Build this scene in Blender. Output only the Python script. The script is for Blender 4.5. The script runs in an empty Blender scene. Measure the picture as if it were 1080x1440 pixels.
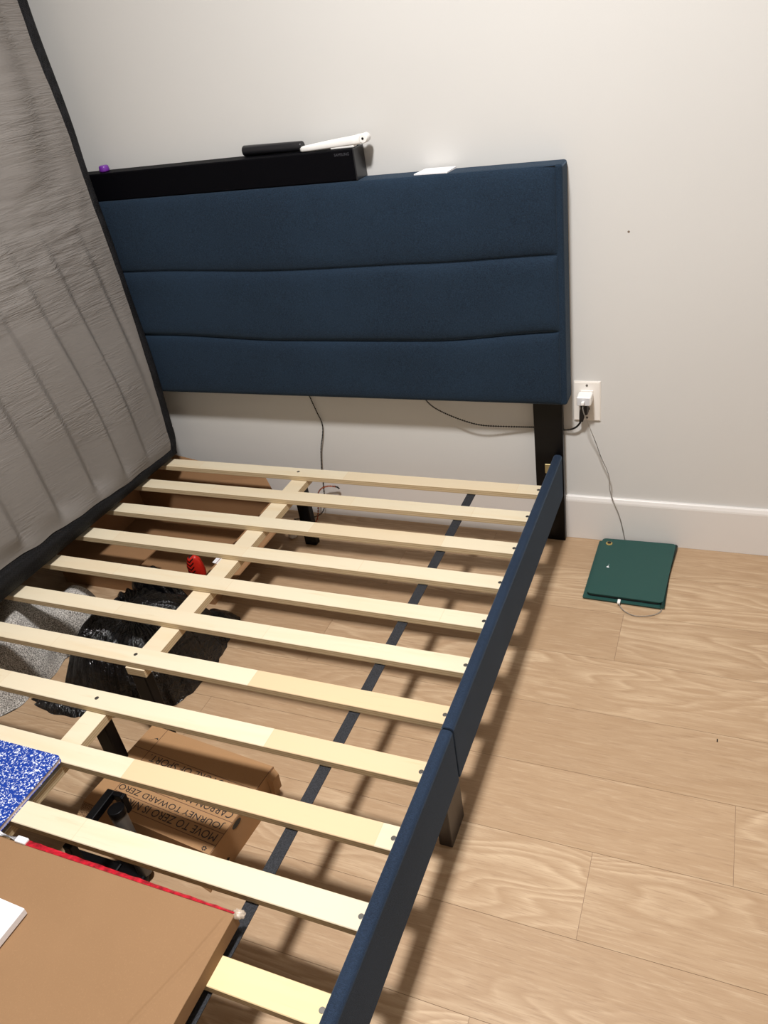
import bpy, bmesh, math, random
from mathutils import Vector, Matrix, noise
random.seed(7)
S = bpy.context.scene
C = S.collection

# ------------------------------------------------------------------ helpers
def lin(c):
    c = c / 255.0
    return c / 12.92 if c <= 0.04045 else ((c + 0.055) / 1.055) ** 2.4
def rgb(r, g, b): return (lin(r), lin(g), lin(b), 1.0)

class NT:
    """tiny node-tree writer"""
    def __init__(self, name):
        self.m = bpy.data.materials.new(name); self.m.use_nodes = True
        self.t = self.m.node_tree; self.n = self.t.nodes; self.l = self.t.links
        self.b = self.n['Principled BSDF']
    def new(self, typ, **kw):
        x = self.n.new(typ)
        for k, v in kw.items():
            if k in x.inputs: x.inputs[k].default_value = v
            else: setattr(x, k, v)
        return x
    def link(self, a, b): self.l.new(a, b)
    def coord(self, scale=(1, 1, 1), kind='Object', rot=(0, 0, 0)):
        tc = self.new('ShaderNodeTexCoord'); mp = self.new('ShaderNodeMapping')
        mp.inputs['Scale'].default_value = scale; mp.inputs['Rotation'].default_value = rot
        self.link(tc.outputs[kind], mp.inputs['Vector']); return mp.outputs['Vector']
    def noise(self, vec, scale, detail=4, rough=0.5, dist=0.0):
        x = self.new('ShaderNodeTexNoise'); x.inputs['Scale'].default_value = scale
        x.inputs['Detail'].default_value = detail; x.inputs['Roughness'].default_value = rough
        x.inputs['Distortion'].default_value = dist
        self.link(vec, x.inputs['Vector']); return x.outputs['Fac']
    def ramp(self, fac, stops, interp='LINEAR'):
        x = self.new('ShaderNodeValToRGB'); cr = x.color_ramp; cr.interpolation = interp
        while len(cr.elements) < len(stops): cr.elements.new(0.5)
        for e, (p, c) in zip(cr.elements, stops): e.position = p; e.color = c
        self.link(fac, x.inputs['Fac']); return x.outputs['Color']
    def mix(self, a, b, fac, blend='MIX'):
        x = self.new('ShaderNodeMix', data_type='RGBA', blend_type=blend)
        for s, v in ((x.inputs['Factor'], fac), (x.inputs[6], a), (x.inputs[7], b)):
            if isinstance(v, (int, float, tuple)): s.default_value = v
            else: self.link(v, s)
        return x.outputs[2]
    def math(self, op, a, b=0.0):
        x = self.new('ShaderNodeMath', operation=op)
        for s, v in ((x.inputs[0], a), (x.inputs[1], b)):
            if isinstance(v, (int, float)): s.default_value = v
            else: self.link(v, s)
        return x.outputs[0]
    def bump(self, h, strength=0.3, dist=0.002):
        x = self.new('ShaderNodeBump'); x.inputs['Strength'].default_value = strength
        x.inputs['Distance'].default_value = dist
        self.link(h, x.inputs['Height']); self.link(x.outputs['Normal'], self.b.inputs['Normal'])
    def base(self, c):
        if isinstance(c, tuple): self.b.inputs['Base Color'].default_value = c
        else: self.link(c, self.b.inputs['Base Color'])
        return self
    def set(self, **kw):
        for k, v in kw.items(): self.b.inputs[k.replace('_', ' ')].default_value = v
        return self

def plain(name, col, rough=0.5, metal=0.0, var=0.06, bump=0.0, bs=200):
    n = NT(name); v = n.coord()
    f = n.noise(v, 40, 3)
    d = tuple(x * (1 - var) for x in col[:3]) + (1,)
    n.base(n.mix(d, col, f)); n.set(Roughness=rough, Metallic=metal)
    if bump: n.bump(n.noise(v, bs, 3), bump, 0.001)
    return n.m

def obj(name, bm, mats, parent=None, smooth=False, kind=None):
    me = bpy.data.meshes.new(name)
    bmesh.ops.recalc_face_normals(bm, faces=bm.faces)
    bm.to_mesh(me); bm.free()
    if not isinstance(mats, (list, tuple)): mats = [mats]
    for m in mats: me.materials.append(m)
    if smooth:
        for p in me.polygons: p.use_smooth = True
    o = bpy.data.objects.new(name, me); C.objects.link(o)
    if parent is not None:
        o.parent = parent
        r = parent
        off = Vector((0, 0, 0))
        while r is not None: off += r.location; r = r.parent
        o.location = -off
    if kind: o['kind'] = kind
    return o
def thing(name, label, cat, loc=(0, 0, 0), group=None):
    o = bpy.data.objects.new(name, None); C.objects.link(o); o.location = loc
    o.empty_display_size = 0.05
    return tag(o, label, cat, group)
def wn(o):
    for p in o.data.polygons: p.use_smooth = True
    m = o.modifiers.new('wn', 'WEIGHTED_NORMAL'); m.keep_sharp = False; m.weight = 100
    return o
def tag(o, label, cat, group=None):
    o['label'] = label; o['category'] = cat
    if group: o['group'] = group
    return o

def box(bm, x0, x1, y0, y1, z0, z1, bev=0.0, seg=2, mat=0):
    g = bmesh.ops.create_cube(bm, size=1.0)
    vs = g['verts']
    for v in vs:
        v.co = Vector((x0 + (v.co.x + .5) * (x1 - x0), y0 + (v.co.y + .5) * (y1 - y0), z0 + (v.co.z + .5) * (z1 - z0)))
    fs = set(f for v in vs for f in v.link_faces)
    for f in fs: f.material_index = mat
    if bev:
        es = list({e for v in vs for e in v.link_edges})
        r = bmesh.ops.bevel(bm, geom=es, offset=bev, segments=seg, affect='EDGES', profile=0.5)
        for f in r['faces']: f.material_index = mat
    return bm
def BX(*a, **k):
    return box(bmesh.new(), *a, **k)
def hexa(bm, pts, mat=0):
    """8 points: bottom ring 4, top ring 4"""
    v = [bm.verts.new(p) for p in pts]
    for q in ((0, 1, 2, 3), (4, 5, 6, 7), (0, 1, 5, 4), (1, 2, 6, 5), (2, 3, 7, 6), (3, 0, 4, 7)):
        f = bm.faces.new([v[i] for i in q]); f.material_index = mat
    return v
def tube(bm, pts, r, n=10, smooth_iter=3, mat=0, taper=None):
    pts = [Vector(p) for p in pts]
    for _ in range(smooth_iter):
        q = [pts[0]]
        for a, b in zip(pts[:-1], pts[1:]):
            q += [a.lerp(b, .25), a.lerp(b, .75)]
        q.append(pts[-1]); pts = q
    rings = []
    up = Vector((0.13, 0.31, 1)).normalized()
    for i, p in enumerate(pts):
        d = (pts[min(i + 1, len(pts) - 1)] - pts[max(i - 1, 0)]).normalized()
        a = d.cross(up)
        if a.length < 0.05: a = d.cross(Vector((1, 0, 0)))
        a.normalize(); b = d.cross(a).normalized()
        up = b if i else b
        rr = r if taper is None else r * taper(i / (len(pts) - 1))
        rings.append([bm.verts.new(p + (a * math.cos(t) + b * math.sin(t)) * rr) for t in [2 * math.pi * k / n for k in range(n)]])
    for A, B in zip(rings[:-1], rings[1:]):
        for k in range(n):
            f = bm.faces.new((A[k], A[(k + 1) % n], B[(k + 1) % n], B[k])); f.material_index = mat; f.smooth = True
    for R_ in (rings[0], rings[-1]):
        f = bm.faces.new(R_); f.material_index = mat
    return bm
def cyl(bm, c, axis, r, h, n=32, r2=None, mat=0, bev=0.0):
    """cylinder starting at c along axis"""
    axis = Vector(axis).normalized()
    a = axis.orthogonal().normalized(); b = axis.cross(a)
    c = Vector(c); r2 = r if r2 is None else r2
    prof = [(0, r)] if not bev else [(0, r - bev), (bev * .3, r - bev * .3), (bev, r)]
    prof += [(h, r2)] if not bev else [(h - bev, r2), (h - bev * .3, r2 - bev * .3), (h, r2 - bev)]
    rings = [[bm.verts.new(c + axis * t + (a * math.cos(u) + b * math.sin(u)) * q) for u in [2 * math.pi * k / n for k in range(n)]] for t, q in prof]
    for A, B in zip(rings[:-1], rings[1:]):
        for k in range(n):
            f = bm.faces.new((A[k], A[(k + 1) % n], B[(k + 1) % n], B[k])); f.material_index = mat; f.smooth = True
    for R_ in (rings[0], rings[-1]): bm.faces.new(R_).material_index = mat
    return bm
def prism(bm, pts2, z0, z1, mat=0, top=None):
    """extrude polygon pts (x,y) between z0 and z1"""
    lo = [bm.verts.new((x, y, z0)) for x, y in pts2]; hi = [bm.verts.new((x, y, z1)) for x, y in pts2]
    n = len(pts2)
    bm.faces.new(lo).material_index = mat; bm.faces.new(hi).material_index = mat if top is None else top
    for k in range(n): bm.faces.new((lo[k], lo[(k + 1) % n], hi[(k + 1) % n], hi[k])).material_index = mat
    return bm
def rrect(x0, x1, y0, y1, r, n=6):
    out = []
    for cx, cy, a0 in ((x1 - r, y1 - r, 0), (x0 + r, y1 - r, 90), (x0 + r, y0 + r, 180), (x1 - r, y0 + r, 270)):
        for k in range(n + 1):
            a = math.radians(a0 + 90 * k / n); out.append((cx + r * math.cos(a), cy + r * math.sin(a)))
    return out
def interp(x, pts):
    if x <= pts[0][0]: return pts[0][1]
    for (a, va), (b, vb) in zip(pts[:-1], pts[1:]):
        if x <= b:
            t = (x - a) / (b - a); t = t * t * (3 - 2 * t); return va + (vb - va) * t
    return pts[-1][1]
def xform(bm, M, verts=None): bmesh.ops.transform(bm, matrix=M, verts=verts or bm.verts[:])

# ------------------------------------------------------------------ materials
def wall_mat():
    n = NT('painted wall'); v = n.coord()
    f = n.noise(v, 3, 3); f2 = n.noise(v, 260, 3)
    c = n.mix(rgb(205, 203, 199), rgb(209, 207, 203), f)
    # small brown chip in the paint
    sep = n.new('ShaderNodeVectorMath', operation='DISTANCE')
    n.link(v, sep.inputs[0]); sep.inputs[1].default_value = (0.158, 0.0, 0.880)
    c = n.mix(c, rgb(120, 105, 92), n.math('LESS_THAN', sep.outputs['Value'], 0.0028))
    n.base(c); n.set(Roughness=0.55, Specular_IOR_Level=0.35); n.bump(f2, 0.12, 0.001); return n.m
M_wall = wall_mat()
M_ceil = plain('ceiling paint', rgb(232, 228, 222), 0.8)
M_trim = plain('white gloss trim', rgb(222, 217, 212), 0.35, var=0.02)

def floor_mat():
    n = NT('oak laminate')
    at = n.new('ShaderNodeAttribute', attribute_name='rnd', attribute_type='GEOMETRY')
    tc = n.new('ShaderNodeTexCoord')
    off = n.new('ShaderNodeVectorMath', operation='MULTIPLY_ADD')
    n.link(at.outputs['Color'], off.inputs[0]); off.inputs[1].default_value = (17, 11, 5); n.link(tc.outputs['Object'], off.inputs[2])
    mp = n.new('ShaderNodeMapping'); mp.inputs['Scale'].default_value = (0.16, 1, 1); n.link(off.outputs[0], mp.inputs['Vector'])
    v = mp.outputs['Vector']
    # warped rings = cathedral grain
    mp2 = n.new('ShaderNodeMapping'); mp2.inputs['Scale'].default_value = (0.2, 1, 1); n.link(off.outputs[0], mp2.inputs['Vector'])
    big = n.noise(mp2.outputs['Vector'], 6.5, 2, 0.5)
    rings = n.math('FRACT', n.math('MULTIPLY', big, 20.0))
    ringc = n.ramp(rings, [(0, (0, 0, 0, 1)), (0.5, (.55, .55, .55, 1)), (0.78, (1, 1, 1, 1)), (1, (0, 0, 0, 1))])
    mp4 = n.new('ShaderNodeMapping'); mp4.inputs['Scale'].default_value = (0.07, 1, 1); n.link(off.outputs[0], mp4.inputs['Vector'])
    fine = n.noise(mp4.outputs['Vector'], 210, 6, 0.68, 0.3)
    streak = n.noise(mp4.outputs['Vector'], 58, 4, 0.62, 0.4)
    mp3 = n.new('ShaderNodeMapping'); mp3.inputs['Scale'].default_value = (0.05, 1, 1); n.link(off.outputs[0], mp3.inputs['Vector'])
    pores = n.noise(mp3.outputs['Vector'], 420, 3, 0.6)
    mask = n.ramp(n.noise(mp2.outputs['Vector'], 2.2, 2, 0.5), [(0.42, (.15, .15, .15, 1)), (0.62, (1, 1, 1, 1))])
    base = n.mix(rgb(172, 143, 112), rgb(199, 173, 142), n.math('MULTIPLY', ringc, mask))
    base = n.mix(base, rgb(168, 138, 106), n.ramp(streak, [(0.46, (0, 0, 0, 1)), (0.78, (.8, .8, .8, 1))]))
    base = n.mix(base, rgb(204, 180, 150), n.ramp(fine, [(0.24, (.6, .6, .6, 1)), (0.46, (0, 0, 0, 1))]))
    base = n.mix(base, rgb(160, 129, 98), n.ramp(fine, [(0.52, (0, 0, 0, 1)), (0.76, (.7, .7, .7, 1))]))
    base = n.mix(base, rgb(148, 119, 92), n.ramp(pores, [(0.56, (0, 0, 0, 1)), (0.72, (.6, .6, .6, 1))]))
    tone = n.new('ShaderNodeSeparateColor'); n.link(at.outputs['Color'], tone.inputs[0])
    t = n.ramp(tone.outputs[2], [(0, (.93, .92, .91, 1)), (1, (1.0, 1.0, 1.0, 1))])
    base = n.mix(base, t, 1.0, 'MULTIPLY')
    n.base(base); n.set(Roughness=0.5, Specular_IOR_Level=0.35)
    n.bump(fine, 0.12, 0.001); return n.m
M_floor = floor_mat()
M_gap = plain('plank joint', rgb(140, 114, 92), 0.8)

def pine_mat(name='pine slat', warm=0.0):
    n = NT(name)
    oi = n.new('ShaderNodeObjectInfo'); tc = n.new('ShaderNodeTexCoord')
    rnd = oi.outputs['Random']
    cmb = n.new('ShaderNodeCombineXYZ')
    n.link(n.math('MULTIPLY', rnd, 37.0), cmb.inputs[0]); n.link(n.math('MULTIPLY', rnd, 5.0), cmb.inputs[1]); n.link(n.math('MULTIPLY', rnd, 3.0), cmb.inputs[2])
    add = n.new('ShaderNodeVectorMath', operation='ADD'); n.link(tc.outputs['Object'], add.inputs[0]); n.link(cmb.outputs[0], add.inputs[1])
    mp = n.new('ShaderNodeMapping'); mp.inputs['Scale'].default_value = (0.09, 1, 1); n.link(add.outputs[0], mp.inputs['Vector'])
    v = mp.outputs['Vector']
    g = n.noise(v, 90, 5, 0.6); g2 = n.noise(v, 28, 3, 0.5, 0.6)
    # finger-jointed lengths, each a little different in tone
    sx = n.new('ShaderNodeSeparateXYZ'); n.link(add.outputs[0], sx.inputs[0])
    vo = n.new('ShaderNodeTexVoronoi', voronoi_dimensions='1D', feature='F1'); vo.inputs['Scale'].default_value = 2.1
    n.link(sx.outputs[0], vo.inputs['W'])
    sc = n.new('ShaderNodeSeparateColor'); n.link(vo.outputs['Color'], sc.inputs[0])
    blk = n.ramp(sc.outputs[0], [(0.0, rgb(218, 204, 176)), (0.72, rgb(221, 208, 181)), (0.86, rgb(217, 200, 170)), (0.94, rgb(212, 186, 148)), (1, rgb(220, 206, 179))])
    c = n.mix(blk, rgb(214, 190, 150), n.ramp(g2, [(0.5, (0, 0, 0, 1)), (0.85, (.6, .6, .6, 1))]))
    c = n.mix(c, rgb(196, 164, 122), n.ramp(g, [(0.62, (0, 0, 0, 1)), (0.80, (.4, .4, .4, 1))]))
    vo2 = n.new('ShaderNodeTexVoronoi', voronoi_dimensions='1D', feature='DISTANCE_TO_EDGE'); vo2.inputs['Scale'].default_value = 2.1
    n.link(sx.outputs[0], vo2.inputs['W'])
    c = n.mix(c, rgb(200, 165, 120), n.math('MULTIPLY', n.math('LESS_THAN', vo2.outputs['Distance'], 0.0016), 0.3))
    if warm: c = n.mix(c, rgb(228, 200, 136), warm)
    n.base(c); n.set(Roughness=0.6, Specular_IOR_Level=0.25); n.bump(g, 0.2, 0.001); return n.m
M_pine = pine_mat(); M_pine2 = pine_mat('pine slat yellow', 0.55)
def ply_edge():
    n = NT('ply edge'); v = n.coord((0.15, 1, 1))
    sx = n.new('ShaderNodeSeparateXYZ'); n.link(v, sx.inputs[0])
    w = n.math('FRACT', n.math('ADD', n.math('MULTIPLY', sx.outputs[2], 175.0), n.noise(v, 12, 2)))
    c = n.ramp(w, [(0, rgb(190, 165, 126)), (0.5, rgb(208, 188, 152)), (1, rgb(172, 146, 108))])
    n.base(c); n.set(Roughness=0.75); return n.m
M_ply = ply_edge()

def fabric(name, dark, light, scale=900, sheen=0.18, rough=0.9, blotch=0.35):
    n = NT(name); v = n.coord()
    wx = n.noise(n.coord((0.25, 1, 1)), scale, 2, 0.6); wz = n.noise(n.coord((1, 1, 0.25)), scale, 2, 0.6)
    w = n.math('MULTIPLY', n.math('ADD', wx, wz), 0.5)
    c = n.ramp(w, [(0.38, dark), (0.62, light)])
    b = n.noise(v, 3.2, 4, 0.55)
    c = n.mix(c, tuple(x * 1.35 for x in light[:3]) + (1,), n.ramp(b, [(0.45, (0, 0, 0, 1)), (0.8, (blotch,) * 3 + (1,))]))
    c = n.mix(c, rgb(96, 110, 124), n.ramp(n.noise(n.coord((1.4, 1, .8)), 17, 5, .7, .6), [(.71, (0, 0, 0, 1)), (.80, (.55, .55, .55, 1))]))
    n.base(c); n.set(Roughness=rough, Sheen_Weight=sheen, Sheen_Roughness=0.4, Specular_IOR_Level=0.2)
    n.b.inputs['Sheen Tint'].default_value = (0.55, 0.75, 1.0, 1)
    n.bump(w, 0.45, 0.0012); return n.m
M_navy = fabric('navy upholstery', rgb(18, 28, 40), rgb(32, 49, 66))
M_rail = fabric('navy rail upholstery', rgb(20, 28, 40), rgb(38, 52, 72), scale=1100)
M_seam = plain('dark seam', rgb(18, 26, 38), 0.9)
M_blackwood = plain('black stained wood', rgb(9, 8, 9), 0.35, var=0.2); M_blackwood.node_tree.nodes['Principled BSDF'].inputs['Specular IOR Level'].default_value = .25
def legwood():
    n = NT('espresso wood leg'); v = n.coord((1, 1, 0.08)); g = n.noise(v, 160, 4)
    n.base(n.mix(rgb(30, 25, 24), rgb(50, 42, 38), g)); n.set(Roughness=0.4); return n.m
M_leg = legwood()
M_blackmetal = plain('black metal', rgb(6, 6, 8), 0.4, var=0.1); M_blackmetal.node_tree.nodes['Principled BSDF'].inputs['Specular IOR Level'].default_value = .16
M_screw = plain('screw steel', rgb(120, 116, 110), 0.35, 0.9)
M_brass = plain('brass plate', rgb(186, 168, 120), 0.45, 0.6)
def strap_mat():
    n = NT('black webbing'); v = n.coord((1, 0.5, 1)); w = n.noise(v, 700, 2)
    n.base(n.ramp(w, [(0.4, rgb(22, 23, 26)), (0.6, rgb(44, 45, 50))])); n.set(Roughness=0.85); n.bump(w, 0.4, 0.001); return n.m
M_strap = strap_mat()

def mattress_mat():
    n = NT('grey mattress cloth'); v = n.coord()
    f = n.noise(v, 5, 4, 0.6)
    c = n.mix(rgb(118, 113, 109), rgb(132, 127, 122), f)
    n.base(c); n.set(Roughness=0.65, Sheen_Weight=0.0, Specular_IOR_Level=0.18)
    wr = n.noise(n.coord((1, 0.20, 2.6), rot=(math.radians(4), 0, 0)), 24, 4, 0.55, 0.8)
    wr2 = n.noise(n.coord((1, 0.16, 2.8), rot=(math.radians(-7), 0, 0)), 48, 3, 0.5, 0.5)
    mk = n.ramp(n.noise(n.coord((1, .7, 1.6)), 4.5, 3, .5), [(.46, (.10, .10, .10, 1)), (.64, (.9, .9, .9, 1))])
    r1 = n.math('POWER', n.math('SUBTRACT', 1.0, n.math('MULTIPLY', n.math('ABSOLUTE', n.math('SUBTRACT', wr, 0.5)), 3.0)), 3.0)
    r2 = n.math('POWER', n.math('SUBTRACT', 1.0, n.math('MULTIPLY', n.math('ABSOLUTE', n.math('SUBTRACT', wr2, 0.5)), 3.0)), 3.0)
    h = n.math('MULTIPLY', n.math('ADD', n.math('MULTIPLY', r1, 0.8), n.math('MULTIPLY', r2, 0.45)), mk)
    n.bump(h, 0.55, 0.004); return n.m
M_matt = mattress_mat()
def mesh_mat():
    n = NT('black spacer mesh'); v = n.coord((1, 1, 1), rot=(math.radians(35), 0, 0))
    vo = n.new('ShaderNodeTexVoronoi'); vo.inputs['Scale'].default_value = 210; vo.inputs['Randomness'].default_value = 0.25
    n.link(v, vo.inputs['Vector'])
    n.base(n.ramp(vo.outputs['Distance'], [(0.25, rgb(4, 4, 5)), (0.7, rgb(30, 30, 33))])); n.set(Roughness=0.75, Specular_IOR_Level=0.25)
    n.bump(vo.outputs['Distance'], 0.6, 0.002); return n.m
M_mesh = mesh_mat()

def card_mat(name, a, b, spec=0.2):
    n = NT(name); v = n.coord(); f = n.noise(v, 6, 5, 0.6); g = n.noise(v, 420, 3, 0.7)
    c = n.mix(a, b, f)
    c = n.mix(c, tuple(x * 1.18 for x in b[:3]) + (1,), n.ramp(g, [(0.55, (0, 0, 0, 1)), (0.75, (.5, .5, .5, 1))]))
    n.base(c); n.set(Roughness=0.8, Specular_IOR_Level=spec); n.bump(g, 0.12, 0.001); return n.m
M_card = card_mat('kraft cardboard', rgb(139, 107, 76), rgb(148, 115, 83)); M_cardl = card_mat('pale kraft', rgb(172, 138, 104), rgb(184, 150, 116))
M_card2 = card_mat('brown shoe carton', rgb(154, 118, 82), rgb(166, 129, 92))
M_card3 = card_mat('dark kraft board', rgb(140, 104, 72), rgb(154, 118, 84))
def corr_mat():
    n = NT('corrugated edge'); v = n.coord(); g = n.noise(v, 500, 2)
    n.base(n.ramp(g, [(0.35, rgb(96, 70, 48)), (0.65, rgb(178, 142, 104))])); n.set(Roughness=0.9); return n.m
M_corr = corr_mat()
M_ink = plain('black print', rgb(24, 20, 20), 0.6)
M_line = plain('thin brown print', rgb(92, 62, 44), 0.7)
def redtape():
    n = NT('red tape'); v = n.coord(); g = n.noise(v, 90, 4, 0.7)
    n.base(n.ramp(g, [(0.35, rgb(118, 10, 24)), (0.6, rgb(190, 18, 40)), (0.8, rgb(214, 60, 76))])); n.set(Roughness=0.3); n.bump(g, 0.4, 0.002); return n.m
M_red = redtape()
M_white = plain('white plastic', rgb(238, 236, 232), 0.3, var=0.02)
M_paper = plain('white paper', rgb(236, 234, 236), 0.5, var=0.02)
M_plate = plain('outlet plate', rgb(236, 230, 222), 0.3, var=0.02)
def cleartape():
    n = NT('clear tape'); v = n.coord(); n.base(rgb(214, 196, 176)); n.set(Roughness=0.15, Alpha=0.55); n.bump(n.noise(v, 160, 3), 0.8, 0.003); return n.m
M_clear = cleartape()
M_green = plain('green leatherette', rgb(24, 68, 62), 0.55, var=0.08, bump=0.2, bs=500)
M_darkgrn = plain('dark case gap', rgb(10, 16, 16), 0.5)
M_gold = plain('gold ring', rgb(196, 170, 104), 0.25, 0.7)
M_glassblk = plain('black lens', rgb(8, 8, 10), 0.08)
M_cablew = plain('off white cable', rgb(226, 219, 209), 0.5, var=0.03)
M_cableb = plain('black cable', rgb(20, 18, 18), 0.45)
M_sound = plain('soundbar cloth', rgb(5, 5, 9), 0.6, var=0.25, bump=0.3, bs=1200); M_sound.node_tree.nodes['Principled BSDF'].inputs['Specular IOR Level'].default_value = .08
M_soundend = plain('soundbar end cap', rgb(30, 30, 33), 0.3)
M_greyprint = plain('dim grey print', rgb(62, 62, 68), 0.5)
M_purple = plain('purple plastic', rgb(110, 46, 150), 0.3)
M_orange = plain('orange cable', rgb(190, 92, 44), 0.5)
def marble():
    n = NT('blue marbled cover'); v = n.coord()
    g = n.noise(v, 210, 3, 0.6, 0.8)
    n.base(n.ramp(g, [(0.555, rgb(18, 58, 150)), (0.590, rgb(226, 232, 246))])); n.set(Roughness=0.3); return n.m
M_marble = marble()
M_pages = plain('page edges', rgb(206, 190, 190), 0.8)
def bag_mat():
    n = NT('black bin bag'); v = n.coord()
    cr = n.noise(n.coord((1.6, 0.35, 0.6)), 34, 5, 0.62, 0.6); cr2 = n.noise(v, 24, 4, 0.6, 0.5)
    n.base(rgb(5, 5, 7)); n.set(Roughness=0.17, Specular_IOR_Level=0.6)
    n.bump(n.math('ADD', n.math('ABSOLUTE', n.math('SUBTRACT', cr, .5)), n.math('MULTIPLY', cr2, .6)), 0.8, 0.02); return n.m
M_bag = bag_mat()
def rug_mat():
    n = NT('speckled grey pile'); v = n.coord()
    g = n.noise(v, 330, 3, 0.75); h = n.noise(v, 120, 3)
    n.base(n.ramp(g, [(0.38, rgb(84, 80, 76)), (0.5, rgb(168, 162, 154)), (0.60, rgb(228, 222, 214))])); n.set(Roughness=0.95, Sheen_Weight=0.3)
    n.bump(g, 0.9, 0.004); return n.m
M_rug = rug_mat()

# ------------------------------------------------------------------ room shell
XL, XR, YB, YF, H = -1.98, 1.75, 0.0, -3.3, 2.75
def struct(name, bm, m, smooth=False): return obj(name, bm, m, kind='structure', smooth=smooth)
# floor: real planks in one mesh
bm = bmesh.new(); col = bm.loops.layers.color.new('rnd')
box(bm, XL, XR, YF, YB, -0.02, -0.0012, mat=1)
W = 0.1748; y_first = -0.16
joint = {1: 0.2065, 5: 0.24, 4: 0.485, 0: -0.46, 2: -0.55, 3: -0.12, 6: -0.35, 7: 0.1}
for r in range(-1, 18):
    ya = y_first - W * r; yb = ya - W
    ya = min(ya, -0.001); yb = max(yb, YF)
    j = joint.get(r, random.uniform(-0.6, 0.6)); L = 1.22
    x = j - 3 * L
    while x < XR:
        xa, xb = max(x, XL), min(x + L, XR)
        if xb - xa > 0.01:
            c = (random.random(), random.random(), random.random(), 1)
            n0 = len(bm.faces)
            g = 0.00035
            v = [bm.verts.new(p) for p in ((xa + g, yb + g, 0), (xb - g, yb + g, 0), (xb - g, ya - g, 0), (xa + g, ya - g, 0))]
            f = bm.faces.new(v)
            for lp in f.loops: lp[col] = c
            w = [bm.verts.new(q.co + Vector((0, 0, -0.0015))) for q in v]
            for k in range(4):
                ff = bm.faces.new((v[k], v[(k + 1) % 4], w[(k + 1) % 4], w[k]))
                for lp in ff.loops: lp[col] = c
        x += L
fl = struct('floor', bm, [M_floor, M_gap])
struct('wall_back', BX(XL - .1, XR + .1, 0, .1, -.02, H + .1), M_wall)
struct('wall_left', BX(XL - .1, XL, YF, 0, -.02, H), M_wall)
struct('wall_right', BX(XR, XR + .1, YF, 0, -.02, H), M_wall)
struct('wall_front', BX(XL - .1, XR + .1, YF - .1, YF, -.02, H + .1), M_wall)
struct('ceiling', BX(XL, XR, YF, 0, H, H + .1), M_ceil)
def baseboard(name, p0, p1, nrm):
    # profile: flat board with a small sloping lip on top
    p0 = Vector(p0); p1 = Vector(p1); nv = Vector(nrm)
    prof = [(0, 0.0005), (0.0135, 0.0005), (0.0135, 0.128), (0.0125, 0.133), (0.0085, 0.1415), (0.0075, 0.1425), (0, 0.1425)]
    bm = bmesh.new(); R_ = []
    for p in (p0, p1): R_.append([bm.verts.new(p + nv * a + Vector((0, 0, b))) for a, b in prof])
    n = len(prof)
    for k in range(n): bm.faces.new((R_[0][k], R_[0][(k + 1) % n], R_[1][(k + 1) % n], R_[1][k]))
    bm.faces.new(R_[0]); bm.faces.new(R_[1])
    struct(name, bm, M_trim)
baseboard('baseboard_back', (XL, 0, 0), (XR, 0, 0), (0, -1, 0))
baseboard('baseboard_left', (XL, YF, 0), (XL, -.014, 0), (1, 0, 0))
baseboard('baseboard_right', (XR, YF, 0), (XR, -.014, 0), (-1, 0, 0))
baseboard('baseboard_front', (XL + .014, YF, 0), (XR - .014, YF, 0), (0, 1, 0))

# ceiling lamp
LX, LY = -0.04, -1.33
lamp = thing('ceiling_light', 'round white flush ceiling light above the bed', 'ceiling light', (LX, LY, H))
obj('lamp_base', cyl(bmesh.new(), (LX, LY, H - .03), (0, 0, 1), .17, .03, 48, bev=.004), M_white, lamp)
n = NT('lit diffuser'); n.base((1, 1, 1, 1)); n.b.inputs['Emission Color'].default_value = (1, .98, .955, 1); n.b.inputs['Emission Strength'].default_value = 20
obj('lamp_shade', cyl(bmesh.new(), (LX, LY, H - .05), (0, 0, 1), .125, .02, 48, r2=.155), n.m, lamp)

# ------------------------------------------------------------------ bed
bed = thing('bed_frame', 'double bed frame with navy upholstered headboard and bare pine slats against the wall', 'bed', (-.778, -1.05, 0))
HX0, HX1, HZ0, HZ1 = -1.576, 0.020, 0.459, 1.052
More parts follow.
